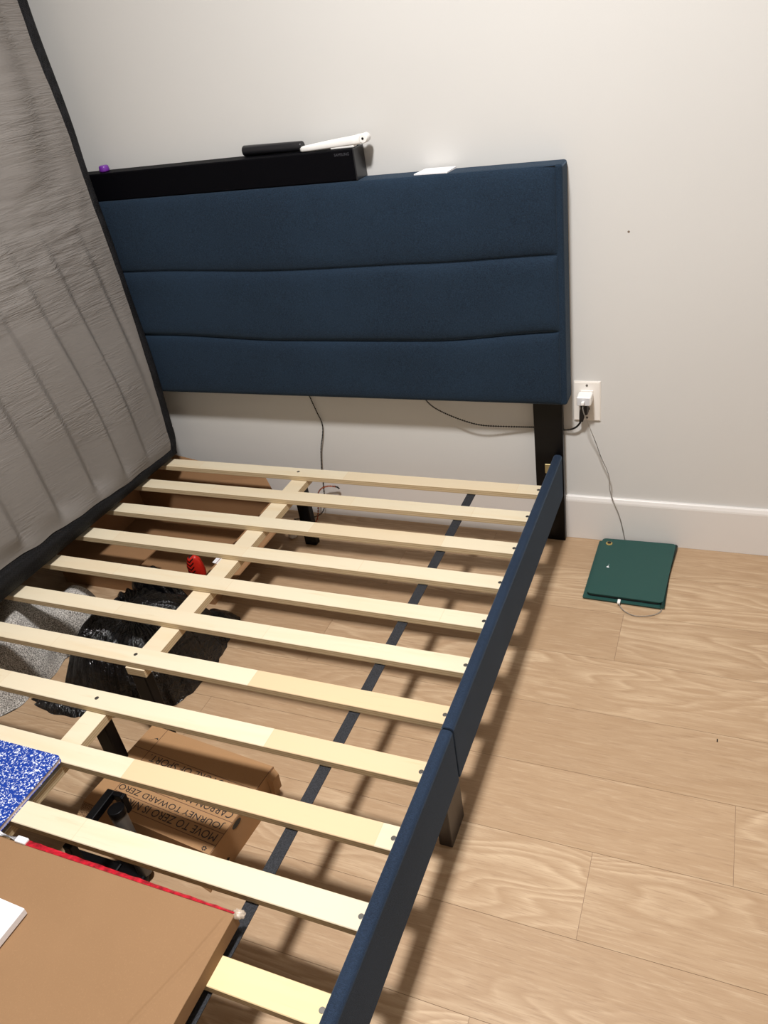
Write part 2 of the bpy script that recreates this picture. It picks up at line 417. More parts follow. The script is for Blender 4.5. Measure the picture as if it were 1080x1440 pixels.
# headboard body, lightly rounded, with a fine seam along the top front edge
bm = BX(HX0, HX1, -.068, -.004, HZ0, HZ1, bev=.007, seg=3)
headboard = wn(obj('headboard', bm, M_navy, bed))
g1 = [(-1.6, .655), (-1.21, .6536), (-.78, .6365), (-.34, .6365), (.02, .6610)]
g2 = [(-1.6, .852), (-1.21, .849), (-.73, .837), (-.32, .842), (.02, .8515)]
def cushion(zl, zh, thick, seed, pt=6):
    bm = bmesh.new(); NU, NV = 150, 34
    xa, xb = HX0 + .016, HX1 - .015
    grid = []
    for i in range(NU + 1):
        u = i / NU; u2 = .5 - .5 * math.cos(math.pi * u); x = xa + (xb - xa) * u2
        row = []
        for j in range(NV + 1):
            v = j / NV; v2 = .5 - .5 * math.cos(math.pi * v)
            lo, hi = zl(x), zh(x); z = lo + (hi - lo) * v2
            s = max(0, 1 - abs(2 * v2 - 1) ** pt) ** .6 * max(0, 1 - abs(2 * u2 - 1) ** 60) ** .5
            w = noise.noise(Vector((x * 3, z * 9, seed))) * .0022 + noise.noise(Vector((x * 11, z * 20, seed + 5))) * .0007
            row.append(bm.verts.new((x, -.0675 - s * (thick + w), z)))
        grid.append(row)
    for i in range(NU):
        for j in range(NV):
            f = bm.faces.new((grid[i][j], grid[i + 1][j], grid[i + 1][j + 1], grid[i][j + 1])); f.smooth = True
    # close the back
    ring = [grid[i][0] for i in range(NU + 1)] + [grid[NU][j] for j in range(1, NV + 1)] + [grid[i][NV] for i in range(NU - 1, -1, -1)] + [grid[0][j] for j in range(NV - 1, 0, -1)]
    back = [bm.verts.new((v.co.x, -.062, v.co.z)) for v in ring]
    for k in range(len(ring)):
        bm.faces.new((ring[k], ring[(k + 1) % len(ring)], back[(k + 1) % len(ring)], back[k]))
    bm.faces.new(back)
    return bm
obj('upholstered_channel', cushion(lambda x: HZ0 + .003, lambda x: interp(x, g1) - .0015, .014, 1.0), M_navy, headboard)
obj('upholstered_channel', cushion(lambda x: interp(x, g1) + .0015, lambda x: interp(x, g2) - .0015, .015, 2.0), M_navy, headboard)
obj('upholstered_channel', cushion(lambda x: interp(x, g2) + .0015, lambda x: HZ1 - .0005, .013, 3.0, pt=4), M_navy, headboard)
bm = bmesh.new(); tube(bm, [(-.40, -.0695, 1.0455), (-.2, -.0700, 1.0470), (HX1 - .016, -.0695, 1.0490)], .0012, 6, 0)
obj('seam', bm, M_seam, headboard)
for s, xa in ((1, -.079), (-1, -1.558)):
    obj('headboard_leg', BX(xa, xa + .079 - (0 if s > 0 else .0), -.034, -.016, 0, HZ0 + .03, bev=.001, seg=1), M_blackwood, bed)
obj('rail_bracket', BX(-.052, -.028, -.0375, -.034, .2300, .2600, bev=.001, seg=1), M_brass, bed)
# rails (two upholstered lengths per side)
def rail(x0, x1, ya, yb, z0=.159, z1=.293):
    bm = BX(x0, x1, yb, ya, z0, z1)
    long = [e for e in bm.edges if abs(e.verts[0].co.y - e.verts[1].co.y) > .1 and e.verts[0].co.z > .2]
    r = bmesh.ops.bevel(bm, geom=long, offset=.0085, segments=5, affect='EDGES', profile=.5)
    ends = [e for e in bm.edges if abs(e.verts[0].co.y - e.verts[1].co.y) < 1e-5]
    bmesh.ops.bevel(bm, geom=ends, offset=.0022, segments=2, affect='EDGES')
    return bm
for x0, x1 in ((-.0265, -.0025), (-1.5535, -1.5295)):
    for ya, yb in ((-.0365, -1.0535), (-1.0565, -2.06)):
        o = obj('side_rail', rail(x0, x1, ya, yb), M_rail, bed, smooth=False)
        wn(o)
wn(obj('foot_rail', BX(-1.5535, -.0025, -2.085, -2.061, .159, .293, bev=.006, seg=3), M_rail, bed))
for xa in (-.0455, -1.5385):
    obj('rail_leg', BX(xa, xa + .0275, -1.0985, -1.0210, 0, .1595, bev=.0012, seg=1), M_leg, bed)
    obj('rail_leg', BX(xa, xa + .0275, -2.06, -1.985, 0, .1595, bev=.0012, seg=1), M_leg, bed)
# ledge under the slat ends, hidden behind the rails
for x0 in (-.0350, -1.5295):
    obj('slat_ledge', BX(x0, x0 + .0085, -2.06, -.037, .217, .2285), M_blackwood, bed)
# slats
ZS, TS, WS = .246, .0172, .0465
ys = [-.1300, -.2620, -.4050, -.5430, -.6820, -.8220, -.9605, -1.0990, -1.2380, -1.3770, -1.5170, -1.6560, -1.7950, -1.9340]
def slat_bm():
    bm = BX(-.7515, .7515, -WS, 0, -TS, 0, bev=.0012, seg=1)
    for f in bm.faces:
        f.material_index = 1 if abs(f.calc_center_median().z + TS / 2) < TS * .35 and f.normal.z < .5 else 0
    bm.normal_update()
    for f in bm.faces: f.material_index = 0 if abs(f.normal.z) > .3 else 1
    return bm
first = obj('slat', slat_bm(), [M_pine, M_ply], bed)
scr_bm = bmesh.new(); cyl(scr_bm, (0, 0, -.002), (0, 0, 1), .0048, .0026, 16, bev=.0006); 
first_scr = obj('screw', scr_bm, M_screw, first)
bx_, by_, _ = bed.location
slats = []
for i, y in enumerate(ys):
    s = first if i == 0 else first.copy()
    if i: C.objects.link(s); s.parent = bed
    s.location = (-.778 - bx_, y - by_, ZS); slats.append(s)
    for k, (dx, dy) in enumerate((( .7330 + .0, -.024),) + (((-.010, -.022),) if i in (0, 6, 7) else ())):
        c = first_scr if (i == 0 and k == 0) else first_scr.copy()
        if not (i == 0 and k == 0): C.objects.link(c); c.parent = s
        c.location = (dx, dy, 0)
m2 = slats[10].data.copy(); m2.materials[0] = M_pine2
slats[10].data = m2
m3 = m2.copy()
# centre beams and legs
for ya, yb in ((-.128, -1.010), (-1.118, -2.06)):
    bm = BX(-.8045, -.7515, yb, ya, ZS - TS - .0225, ZS - TS - .0004, bev=.001, seg=1)
    bm.normal_update()
    for f in bm.faces: f.material_index = 0 if abs(f.normal.z) > .3 else 1
    obj('center_beam', bm, [M_pine, M_ply], bed)
for y in (-.168, -.985, -1.131, -1.99):
    bm = BX(-.796, -.7560, y - .026, y, 0.0, ZS - TS - .0225, bev=.0025, seg=2)
    obj('center_leg', bm, M_blackmetal, bed)
# webbing strap stapled under the slats
bm = bmesh.new(); zt = ZS - TS - .0008
prev = None
for k in range(0, 161):
    y = -.135 - k * .012; sag = 0
    z = zt - .0012
    row = [bm.verts.new((-.2430, y, z)), bm.verts.new((-.2190, y, z)), bm.verts.new((-.2190, y, z - .0015)), bm.verts.new((-.2430, y, z - .0015))]
    if prev:
        for q in range(4): bm.faces.new((prev[q], prev[(q + 1) % 4], row[(q + 1) % 4], row[q]))
    else: bm.faces.new(row)
    prev = row
bm.faces.new(prev)
obj('slat_strap', bm, M_strap, bed)

# ------------------------------------------------------------------ mattress on its side
matt = thing('mattress', 'grey mattress with black mesh border standing on its long edge on the slats', 'mattress', (-1.37, -1.08, .246))
MY0, MY1, MZ1 = -.100, -2.06, 1.80
def xf(z): return interp(z, [(.24, -1.268), (.33, -1.252), (.60, -1.240), (.90, -1.245), (1.2, -1.260), (1.55, -1.285), (1.8, -1.30)])
def zb(y): return interp(y, [(-2.06, .400), (-1.4, .375), (-.87, .347), (-.72, .332), (-.55, .316), (-.355, .297), (-.13, .2880)])
def face_disp(y, z):
    lower = max(0, min(1, (1.12 - z) / .45)); s = y + (z - .3) * .13
    ph = s * 50 + 2.4 * noise.noise(Vector((y * 2.2, z * 1.1, 1))) 
    t = (ph / (2 * math.pi)) % 1.0
    w = (t / .74) ** .80 if t < .74 else .5 + .5 * math.cos(math.pi * (t - .74) / .26)
    d = lower * .024 * (w - .6) * (.75 + .7 * noise.noise(Vector((y * 4, z * 1.6, 9))))
    d += .014 * noise.noise(Vector((y * 4, z * 2.2, 3.3)))
    u = max(0, 1 - abs(z - 1.02) / .22)
    d += u * (.008 * noise.noise(Vector((y * 9, z * 20, 4.0))) + .0035 * noise.noise(Vector((y * 18, z * 60, 6.0))))
    up = max(0, min(1, (z - 1.05) / .25))
    d += up * .009 * math.sin(y * 34 + 4 * noise.noise(Vector((y * 2, z * 1.5, 2))))
    d += up * .0022 * noise.noise(Vector((y * 9, z * 55, 2.7)))
    return d
bm = bmesh.new(); NY, NZ = 330, 300; G = []
for i in range(NY + 1):
    row = []
    for j in range(NZ + 1):
        u = i / NY; v = j / NZ
        yedge = -.1445 + .002 * math.sin(v * 23) + .002 * noise.noise(Vector((v * 30, 0, 0)))
        y = yedge + (MY1 + .026 - yedge) * u
        zlo = zb(y) + .003 * noise.noise(Vector((y * 18, 0, 4)))
        z = zlo + (MZ1 - .03 - zlo) * v
        edge = min(1, min(u, 1 - u) * NY / 14, min(v, 1 - v) * NZ / 14)
        edge = edge * edge * (3 - 2 * edge)
        row.append(bm.verts.new((xf(z) + face_disp(y, z) * edge + .004 * edge + .0005, y, z)))
    G.append(row)
for i in range(NY):
    for j in range(NZ):
        f = bm.faces.new((G[i][j], G[i][j + 1], G[i + 1][j + 1], G[i + 1][j])); f.smooth = True
face = obj('cover', bm, M_matt, matt)
# border / core: perimeter rings swept through the thickness
def ring_at(t):
    """t 0..1 through thickness from face to back; returns inset, x shift"""
    prof = [(0.0, .047, -.004), (.01, .038, .0010), (.02, .020, .0005), (.06, .006, -.010), (.12, 0, -.030), (.5, -.000, -.115), (.88, 0, -.200), (.94, .006, -.216), (.98, .018, -.226), (1.0, .047, -.230)]
    return prof
per = []
NP = 60
for k in range(NP): per.append((0, k / NP))            # bottom, y from MY0 to MY1
for k in range(NP): per.append((1, k / NP))            # far end, up
for k in range(NP): per.append((2, k / NP))            # top, back
for k in range(NP): per.append((3, k / NP))            # head end, down
def per_pt(seg, t, inset):
    y0, y1 = MY0 - inset, MY1 + inset
    if seg == 0:
        y = y0 + (y1 - y0) * t; z = .2465 + (zb(y) - .0 - .2465) * (inset / .047)
    elif seg == 1:
        y = y1; zl = .2465 + (zb(y) - .2465) * (inset / .047); z = zl + (MZ1 - inset - zl) * t
    elif seg == 2:
        y = y1 + (y0 - y1) * t; z = MZ1 - inset
    else:
        y = y0; zl = .2465 + (zb(y) - .2465) * (inset / .047); z = MZ1 - inset + (zl - MZ1 + inset) * t
        y += .006 * math.sin(z * 5) * (1 if inset < .03 else .5) + .002
    return y, z
bm = bmesh.new(); rings = []
for (t, inset, dx) in ring_at(0):
    row = []
    for seg, tt in per:
        y, z = per_pt(seg, tt, inset)
        # round the corners
        for cy, cz in ((MY0, .2465), (MY1, .2465), (MY0, MZ1), (MY1, MZ1)):
            rr = .035
            dy, dz = y - cy, z - cz
            if abs(dy) < rr and abs(dz) < rr:
                ox = cy + math.copysign(rr, -cy + (MY0 + MY1) / 2); oz = cz + math.copysign(rr, (.2465 + MZ1) / 2 - cz)
                d = Vector((y - ox, z - oz))
                if d.length > rr: d = d.normalized() * rr; y, z = ox + d.x, oz + d.y
        x = xf(z) + dx
        if seg == 0 and 0 < inset < .047: x += .006 * math.sin(math.pi * inset / .047)
        row.append(bm.verts.new((x, y, max(z, .2463))))
    rings.append(row)
n = len(per)
for A, B in zip(rings[:-1], rings[1:]):
    for k in range(n):
        f = bm.faces.new((A[k], A[(k + 1) % n], B[(k + 1) % n], B[k])); f.smooth = True
bm.faces.new(rings[-1])
obj('mesh_border', bm, M_mesh, matt)
bm = bmesh.new(); hexa(bm, [(-1.262, -.1245, .335), (-1.262, -.112, .33), (-1.264, -.112, .33), (-1.264, -.1245, .335), (-1.258, -.1245, .36), (-1.258, -.10, .355), (-1.26, -.10, .355), (-1.26, -.1245, .36)])
obj('care_tag', bm, M_paper, matt)

# ------------------------------------------------------------------ things on the headboard
sb = thing('soundbar', 'long black soundbar lying along the top of the navy headboard', 'soundbar', (-.95, -.037, HZ1))
obj('speaker_body', BX(-1.47, -.4835, -.067, -.005, HZ1 + .0005, 1.1255, bev=.0035, seg=3), M_sound, sb)
obj('end_cap', BX(-.4852, -.4815, -.0675, -.0045, HZ1 + .0003, 1.1258, bev=.0015, seg=2), M_soundend, sb)
def text_mesh(txt, size, extr=.0002):
    cu = bpy.data.curves.new('t', 'FONT'); cu.body = txt; cu.size = size; cu.extrude = extr; cu.resolution_u = 3
    o = bpy.data.objects.new('t', cu); C.objects.link(o)
    bpy.context.view_layer.update()
    me = bpy.data.meshes.new_from_object(o.evaluated_get(bpy.context.evaluated_depsgraph_get()))
    bm = bmesh.new(); bm.from_mesh(me)
    bpy.data.objects.remove(o); bpy.data.curves.remove(cu); bpy.data.meshes.remove(me)
    return bm
def fit(bm, w, h):
    xs = [v.co.x for v in bm.verts]; yz = [v.co.y for v in bm.verts]
    sx = w / (max(xs) - min(xs)); sy = h / (max(yz) - min(yz)); mx, my = min(xs), min(yz)
    for v in bm.verts: v.co.x = (v.co.x - mx) * sx; v.co.y = (v.co.y - my) * sy
    return bm
bm = fit(text_mesh('SAMSUNG', .01, .0002), .040, .0065)
xform(bm, Matrix.Translation((-.535, -.0672, 1.1115)) @ Matrix.Rotation(math.radians(90), 4, 'X'))
obj('logo', bm, M_greyprint, sb)

# black capped cylinder
bm = bmesh.new(); cyl(bm, (-.815, -.0190, 1.1390), (1, -.060, -.006), .0132, .180, 32, r2=.0120, bev=.0025)
o = obj('cylinder_case', bm, M_soundend); tag(o, 'short black cylindrical case on top of the soundbar', 'case'); 
# white slim device with a hinged end
dv = thing('handheld_device', 'slim white plastic handheld device overhanging the right end of the soundbar', 'device', (-.54, -.036, 1.126))
bm = bmesh.new()
secs = [(-.634, .0055, .0045, 1.1315), (-.628, .009, .0066, 1.1330), (-.600, .011, .0078, 1.1345), (-.56, .012, .0090, 1.1370), (-.52, .012, .0100, 1.1392), (-.49, .0125, .0105, 1.1408), (-.466, .0125, .0100, 1.1420)]
rg = []
for x, hw, hh, cz in secs:
    cy = -.046
    rg.append([bm.verts.new((x, cy + math.copysign(abs(math.cos(a)) ** .5, math.cos(a)) * hw, cz + math.copysign(abs(math.sin(a)) ** .6, math.sin(a)) * hh)) for a in [2 * math.pi * k / 20 + .01 for k in range(20)]])
for A, B in zip(rg[:-1], rg[1:]):
    for k in range(20): bm.faces.new((A[k], A[(k + 1) % 20], B[(k + 1) % 20], B[k])).smooth = True
bm.faces.new(rg[0]); bm.faces.new(rg[-1])
obj('body', bm, M_white, dv)
obj('lower_arm', BX(-.548, -.484, -.056, -.036, 1.1262, 1.1345, bev=.002, seg=2), M_white, dv)
bm = bmesh.new(); cyl(bm, (-.459, -.054, 1.1435), (0, 1, 0), .0108, .028, 28, bev=.002); box(bm, -.482, -.459, -.052, -.028, 1.137, 1.1525, bev=.003)
hg = obj('hinge_end', bm, M_white, dv)
obj('pin_hole', cyl(bmesh.new(), (-.459, -.0545, 1.1435), (0, 1, 0), .0030, .0015, 16), M_blackmetal, hg)
# purple cap
bm = bmesh.new(); cyl(bm, (-1.268, -.040, 1.1257), (0, 0, 1), .0150, .017, 28, r2=.0135, bev=.004)
o = obj('plastic_cap', bm, M_purple); tag(o, 'small round purple plastic cap at the mattress end of the soundbar', 'cap')
# folded paper
bm = bmesh.new()
P = [(-.336, -.060), (-.250, -.066), (-.243, -.014), (-.322, -.010)]
hexa(bm, [(x, y, HZ1 + .0004 + (0.0 if y < -.05 else .0)) for x, y in P] + [(x, y, HZ1 + .0022 + (.001 if y < -.05 else .003)) for x, y in P])
o = obj('folded_paper', bm, M_paper); tag(o, 'small folded white paper lying on the headboard top', 'paper')

# ------------------------------------------------------------------ outlet, charger, cords
XO, ZO = .0257, .3855
ou = thing('wall_outlet', 'white two-socket wall outlet beside the headboard', 'outlet', (XO + .035, 0, ZO + .057))
bm = BX(XO, XO + .070, -.0055, 0, ZO, ZO + .114)
e = [e for e in bm.edges if e.verts[0].co.y < -.005 and e.verts[1].co.y < -.005]
bmesh.ops.bevel(bm, geom=e, offset=.0025, segments=2, affect='EDGES')
obj('cover_plate', bm, M_plate, ou)
bm = BX(XO + .0185, XO + .0515, -.0068, -.0050, ZO + .024, ZO + .090, bev=.0008, seg=1)
so = obj('socket_block', bm, M_plate, ou)
bm = bmesh.new()
for zc in (ZO + .0375,):
    for dx in (-.0064, .0064): box(bm, XO + .035 + dx - .001, XO + .035 + dx + .001, -.0072, -.0066, zc - .004, zc + .004)
obj('socket_slots', bm, M_blackmetal, so)
for z in (ZO + .104, ZO + .010):
    obj('plate_screw', cyl(bmesh.new(), (XO + .035, -.0066, z), (0, 1, 0), .0030, .0015, 16), M_screw, ou)
ch = thing('usb_charger', 'white block phone charger plugged into the top socket', 'charger', (.058, -.007, .46))
bm = BX(.0390, .0775, -.0445, -.0070, .4465, .4735, bev=.0055, seg=4)
wn(obj('charger_body', bm, M_white, ch))
obj('charger_face', BX(.0425, .0740, -.0449, -.0440, .4495, .4705, bev=.0003, seg=1), plain('charger grey face', rgb(206, 206, 208), .4), ch)

cb = thing('charging_cable', 'thin off-white charging cable from the white charger down to the green tablet case', 'cable', (.057, -.047, .455))
bm = bmesh.new()
pts = [(.0575, -.0560, .4560), (.0590, -.056, .438), (.0680, -.050, .405), (.0800, -.040, .365), (.0905, -.030, .325), (.1010, -.026, .285), (.1180, -.024, .245), (.1250, -.024, .215), (.1235, -.024, .190), (.1285, -.024, .165), (.1400, -.022, .132), (.1500, -.019, .100), (.1590, -.017, .062), (.1650, -.0170, .028), (.1690, -.0185, .008), (.176, -.030, .0022), (.20, -.08, .0018), (.25, -.18, .0018), (.286, -.262, .0018), (.2960, -.2950, .0020), (.2950, -.3090, .0028), (.280, -.3250, .003), (.255, -.3355, .003), (.232, -.3385, .003), (.210, -.3290, .0040), (.1960, -.3160, .0065), (.1895, -.3040, .0100)]
tube(bm, pts, .0017, 8, 3)
obj('cord', bm, M_cablew, cb)
obj('connector', BX(.0535, .0612, -.0565, -.0450, .4560, .4625, bev=.001, seg=2), M_white, cb)
obj('connector', BX(.1855, .1930, -.3055, -.2905, .0080, .0135, bev=.001, seg=2), M_white, cb)

pc = thing('power_cord', 'black power cord plugged into the lower socket, running behind the headboard leg', 'cord', (.055, -.01, .42))
bm = bmesh.new(); box(bm, .0470, .0660, -.0300, -.0072, .4130, .4420, bev=.003, seg=2)
hexa(bm, [(.0430, -.026, .392), (.0530, -.026, .392), (.0530, -.014, .392), (.0430, -.014, .392), (.0450, -.030, .425), (.0620, -.030, .425), (.0620, -.010, .425), (.0450, -.010, .425)])
obj('plug', bm, M_cableb, pc)
bm = bmesh.new()
tube(bm, [(.048, -.020, .398), (.0440, -.019, .383), (.030, -.015, .366), (.008, -.010, .3560), (-.03, -.0075, .3560), (-.08, -.0075, .3600), (-.120, -.014, .3620), (-.18, -.022, .3650), (-.235, -.028, .3680), (-.290, -.028, .3830), (-.340, -.026, .4020), (-.375, -.024, .4200), (-.395, -.02, .440), (-.405, -.012, .455)], .0029, 10, 3)
obj('cord', bm, M_cableb, pc)
bm = bmesh.new()
tube(bm, [(-.790, -.0035, .4560), (-.7774, -.008, .4230), (-.765, -.008, .375), (-.7530, -.008, .340), (-.7600, -.010, .300), (-.776, -.011, .255), (-.783, -.013, .210), (-.788, -.016, .169), (-.792, -.020, .10), (-.80, -.026, .02), (-.83, -.05, .004), (-.90, -.07, .004)], .0025, 8, 3)
o = obj('power_cord', bm, M_cableb); tag(o, 'thin black cord hanging down the wall below the middle of the headboard', 'cord')
bm = bmesh.new()
tube(bm, [(-.800, -.060, .080), (-.802, -.050, .1000), (-.790, -.040, .118), (-.765, -.035, .126), (-.740, -.032, .1235)], .0032, 8, 3)
tube(bm, [(-.740, -.032, .1235), (-.733, -.030, .1215), (-.728, -.030, .1150)], .0038, 8, 1, mat=1)
tube(bm, [(-.80, -.06, .080), (-.802, -.068, .04), (-.81, -.08, .0042), (-.85, -.10, .0042)], .0032, 8, 2)
o = obj('orange_wire', bm, [M_orange, M_blackmetal]); tag(o, 'short orange wire curling up behind the far center leg of the bed', 'wire')

# ------------------------------------------------------------------ tablet in green case
tb = thing('tablet_case', 'tablet in a dark green folio case on the floor by the baseboard', 'tablet', (.2, -.16, 0))
def skew(x, y):   # slight rotation measured on the floor
    u = (x - .095) / .208; w = (y + .297) / .272
    return (.0940 + .203 * u + .0040 * w + .007 * u * w, -.2925 + .2665 * w - .0055 * u + .0100 * u * w)
def slab(pts, z0, z1, lift=None):
    bm = bmesh.new(); prism(bm, [skew(*p) for p in pts], z0, z1); return bm
obj('back_leaf', slab(rrect(.095, .303, -.297, -.025, .004), .0035, .0062), M_green, tb)
obj('tablet', slab(rrect(.104, .299, -.286, -.030, .012), .0062, .0125), M_darkgrn, tb)
fr_ = obj('front_leaf', slab(rrect(.1045, .3030, -.2860, -.0235, .010), .0125, .0155), M_green, tb)
bm = bmesh.new(); a, b = skew(.3025, -.296), skew(.3025, -.026)
tube(bm, [(a[0], a[1], .0095), (b[0], b[1], .0095)], .0060, 12, 0)
obj('spine', bm, M_green, tb)
cx, cy = .1285, -.0480
bm = bmesh.new(); cyl(bm, (cx, cy, .0150), (0, 0, 1), .0092, .0012, 28)
lens = obj('camera_ring', bm, M_gold, fr_)
bm = bmesh.new(); cyl(bm, (cx + .000, cy + .0030, .0160), (0, 0, 1), .0056, .0005, 20)
obj('camera_lens', bm, M_glassblk, fr_)
bm = bmesh.new()
for dx, dy, r in ((0, 0, .0034), (.001, .0045, .0016), (.003, -.002, .0012), (.0015, .012, .0009)):
    prism(bm, [(.1405 + dx + r * math.cos(a), -.1600 + dy + r * .8 * math.sin(a)) for a in [k * math.pi / 4 for k in range(8)]], .0154, .0157)
obj('white_fleck', bm, M_paper, fr_)

# ------------------------------------------------------------------ flat carton on the slats (front left)
fc = thing('flat_carton', 'large flat brown cardboard carton lying on the slats in the foreground', 'carton', (-.6, -1.7, .246))
ZT = .275
def carton():
    bm = bmesh.new()
    XLc = -1.10; YBk = -1.4670; YFr = -2.02
    nx, ny = 320, 170
    CR = [(-.2330, -1.480), (-.2525, -1.558), (-.2830, -1.650), (-.3900, -2.015)]
    def dcr(x, y):
        best = 9
        for (ax, ay), (bx, by) in zip(CR[:-1], CR[1:]):
            vx, vy = bx - ax, by - ay; t = max(0, min(1, ((x - ax) * vx + (y - ay) * vy) / (vx * vx + vy * vy)))
            best = min(best, math.hypot(x - ax - vx * t, y - ay - vy * t))
        return best
    G = []
    for i in range(nx + 1):
        row = []
        for j in range(ny + 1):
            u, v = i / nx, j / ny
            x = XLc + (-.2220 - XLc) * u - .006 * v * u; y = YBk + (YFr - YBk) * v
            z = ZT + .0016 * noise.noise(Vector((x * 6, y * 5, 1))) + .0007 * noise.noise(Vector((x * 22, y * 22, 4)))
            if x > -.42: z += .0030 * math.exp(-(dcr(x, y) / .0030) ** 2)
            if v == 0: z -= .002
            row.append(bm.verts.new((x, y, z)))
        G.append(row)
    for i in range(nx):
        for j in range(ny): bm.faces.new((G[i][j], G[i + 1][j], G[i + 1][j + 1], G[i][j + 1])).smooth = True
    ring = [G[i][0] for i in range(nx + 1)] + [G[nx][j] for j in range(1, ny + 1)] + [G[i][ny] for i in range(nx - 1, -1, -1)] + [G[0][j] for j in range(ny - 1, 0, -1)]
    low = [bm.verts.new((v.co.x, v.co.y, .2466)) for v in ring]
    m = len(ring)
    for k in range(m): bm.faces.new((ring[k], ring[(k + 1) % m], low[(k + 1) % m], low[k]))
    bm.faces.new(low)
    return bm
obj('carton_body', carton(), M_card, fc)
bm = bmesh.new(); prev = None
for k in range(61):
    t = k / 60; x = -.652 + t * .428
    wd = .0105 * (1 - t) + .0045 * t + .0012 * noise.noise(Vector((x * 60, 0, 0)))
    y0 = -1.4690; z = ZT - .0012 + .0012 * noise.noise(Vector((x * 45, 3, 0)))
    row = [bm.verts.new(p) for p in ((x, y0, z - .002), (x, y0 + wd, z - .003), (x, y0 + wd, z), (x, y0 + wd * .5, z + .0022), (x, y0, z + .0022))]
    if prev:
        for q in range(5): bm.faces.new((prev[q], prev[(q + 1) % 5], row[(q + 1) % 5], row[q]))
    else: bm.faces.new(row)
    prev = row
bm.faces.new(prev)
obj('red_tape', bm, M_red, fc)
bm = bmesh.new(); tube(bm, [(-1.08, -1.4635, ZT), (-.85, -1.4635, ZT + .001), (-.672, -1.4635, ZT)], .0040, 8, 1)
box(bm, -.672, -.648, -1.470, -1.458, ZT - .001, ZT + .0055, bev=.002)
obj('white_tape', bm, M_paper, fc)
bm = bmesh.new()
bmesh.ops.create_icosphere(bm, subdivisions=3, radius=1)
for v in bm.verts:
    w = 1 + .5 * noise.noise(v.co * 2.3)
    v.co = Vector((-.2180 + v.co.x * .0100 * w, -1.4660 + v.co.y * .0075 * w, ZT - .003 + v.co.z * .0060 * w))
obj('crumpled_tape', bm, M_clear, fc, smooth=True)

# small white box on the carton
bm = BX(-.735, -.5490, -1.720, -1.5670, ZT + .0020, ZT + .0160, bev=.0015, seg=2)
o = obj('paper_box', bm, M_paper); tag(o, 'flat white box lying on the large brown carton', 'box')
xform_rot = Matrix.Translation((-.549, -1.567, 0)) @ Matrix.Rotation(math.radians(-2), 4, 'Z') @ Matrix.Translation((.549, 1.567, 0))
o.data.transform(xform_rot)

# composition notebook
nb = thing('notebook', 'blue and white marbled notebook resting on the slats behind the carton', 'notebook', (-.86, -1.37, .246))
NB = (-.9900, -.7430, -1.4600, -1.2790)
def nbslab(z0, z1, ins): return prism(bmesh.new(), rrect(NB[0] + ins, NB[1] - ins, NB[2] + ins, NB[3] - ins, .010), z0, z1)
obj('back_cover', nbslab(.2464, .2472, 0), M_marble, nb)
obj('pages', nbslab(.2472, .2553, .0012), M_pages, nb)
obj('front_cover', nbslab(.2553, .2562, 0), M_marble, nb)

# ------------------------------------------------------------------ shoe carton under the bed
ANG = math.radians(-5.5)
BO = Vector((-.756, -1.041, 0))
MB_ = Matrix.Translation(BO) @ Matrix.Rotation(ANG, 4, 'Z')
HB = .086
sbx = thing('shipping_box', 'brown cardboard shoe box printed with upside-down black sentences, under the slats', 'box', (-.59, -1.17, 0))
bm = bmesh.new(); hexa(bm, [(0, -.226, 0), (.340, -.226, 0), (.338, 0, 0), (0, 0, 0), (0, -.222, HB), (.3425, -.222, HB), (.3420, 0, HB), (0, 0, HB)])
# side lock tab at the back right corner
hexa(bm, [(.3415, -.028, .030), (.3500, -.026, .030), (.3500, -.002, .030), (.3415, 0, .030), (.3415, -.028, HB - .004), (.3520, -.024, HB - .016), (.3520, -.002, HB - .016), (.3415, 0, HB - .004)])
xform(bm, MB_); obj('box_body', bm, M_card2, sbx)
bm = bmesh.new(); hexa(bm, [(.0, -.262, .0605), (.050, -.262, .0605), (.050, -.2225, .0800), (.0, -.2225, .0800), (.0, -.262, .0640), (.050, -.262, .0640), (.050, -.2225, .0840), (.0, -.2225, .0840)])
xform(bm, MB_)
bm.normal_update()
obj('front_flap', bm, M_corr, sbx)
bm = bmesh.new(); hexa(bm, [(.215, -.2300, .0), (.338, -.2470, .0), (.338, -.2270, .050), (.215, -.2270, .050), (.215, -.2330, .0), (.338, -.2500, .0), (.338, -.2300, .050), (.215, -.2300, .050)])
xform(bm, MB_); obj('front_flap', bm, M_card2, sbx)
rows = [("MOVE TO ZERO IS NIKE\u2019S", -.1880, .331, .262), ("JOURNEY TOWARD ZERO", -.1605, .329, .280), ("CARBON AND ZERO WASTE", -.1330, .331, .285), ("TO HELP PROTECT", -.1055, .331, .205), ("THE FUTURE OF SPORT.", -.0780, .331, .272)]
bm = bmesh.new()
for txt, yc, xs, w in rows:
    t = fit(text_mesh(txt, .02, .00005), w, .0175)
    # upside down for the viewer: text x axis runs towards -x, its up axis towards -y
    xform(t, MB_ @ Matrix.Translation((xs, yc + .00875, HB + .0003)) @ Matrix.Rotation(math.pi, 4, 'Z'))
    me = bpy.data.meshes.new('tmp'); t.to_mesh(me); t.free(); bm.from_mesh(me); bpy.data.meshes.remove(me)
obj('printed_text', bm, M_ink, sbx)
bm = bmesh.new()
def ln(x0, y0, x1, y1, w=.0006):
    d = Vector((x1 - x0, y1 - y0)).normalized() * w; nn = Vector((-d.y, d.x))
    z0, z1 = HB + .0000, HB + .0003
    P = [(x0 - nn.x, y0 - nn.y), (x1 - nn.x, y1 - nn.y), (x1 + nn.x, y1 + nn.y), (x0 + nn.x, y0 + nn.y)]
    hexa(bm, [(a, b, z0) for a, b in P] + [(a, b, z1) for a, b in P])
for yy in (-.2020, -.1745, -.1470, -.1195, -.0920, -.0645): ln(.0463, yy, .341, yy)
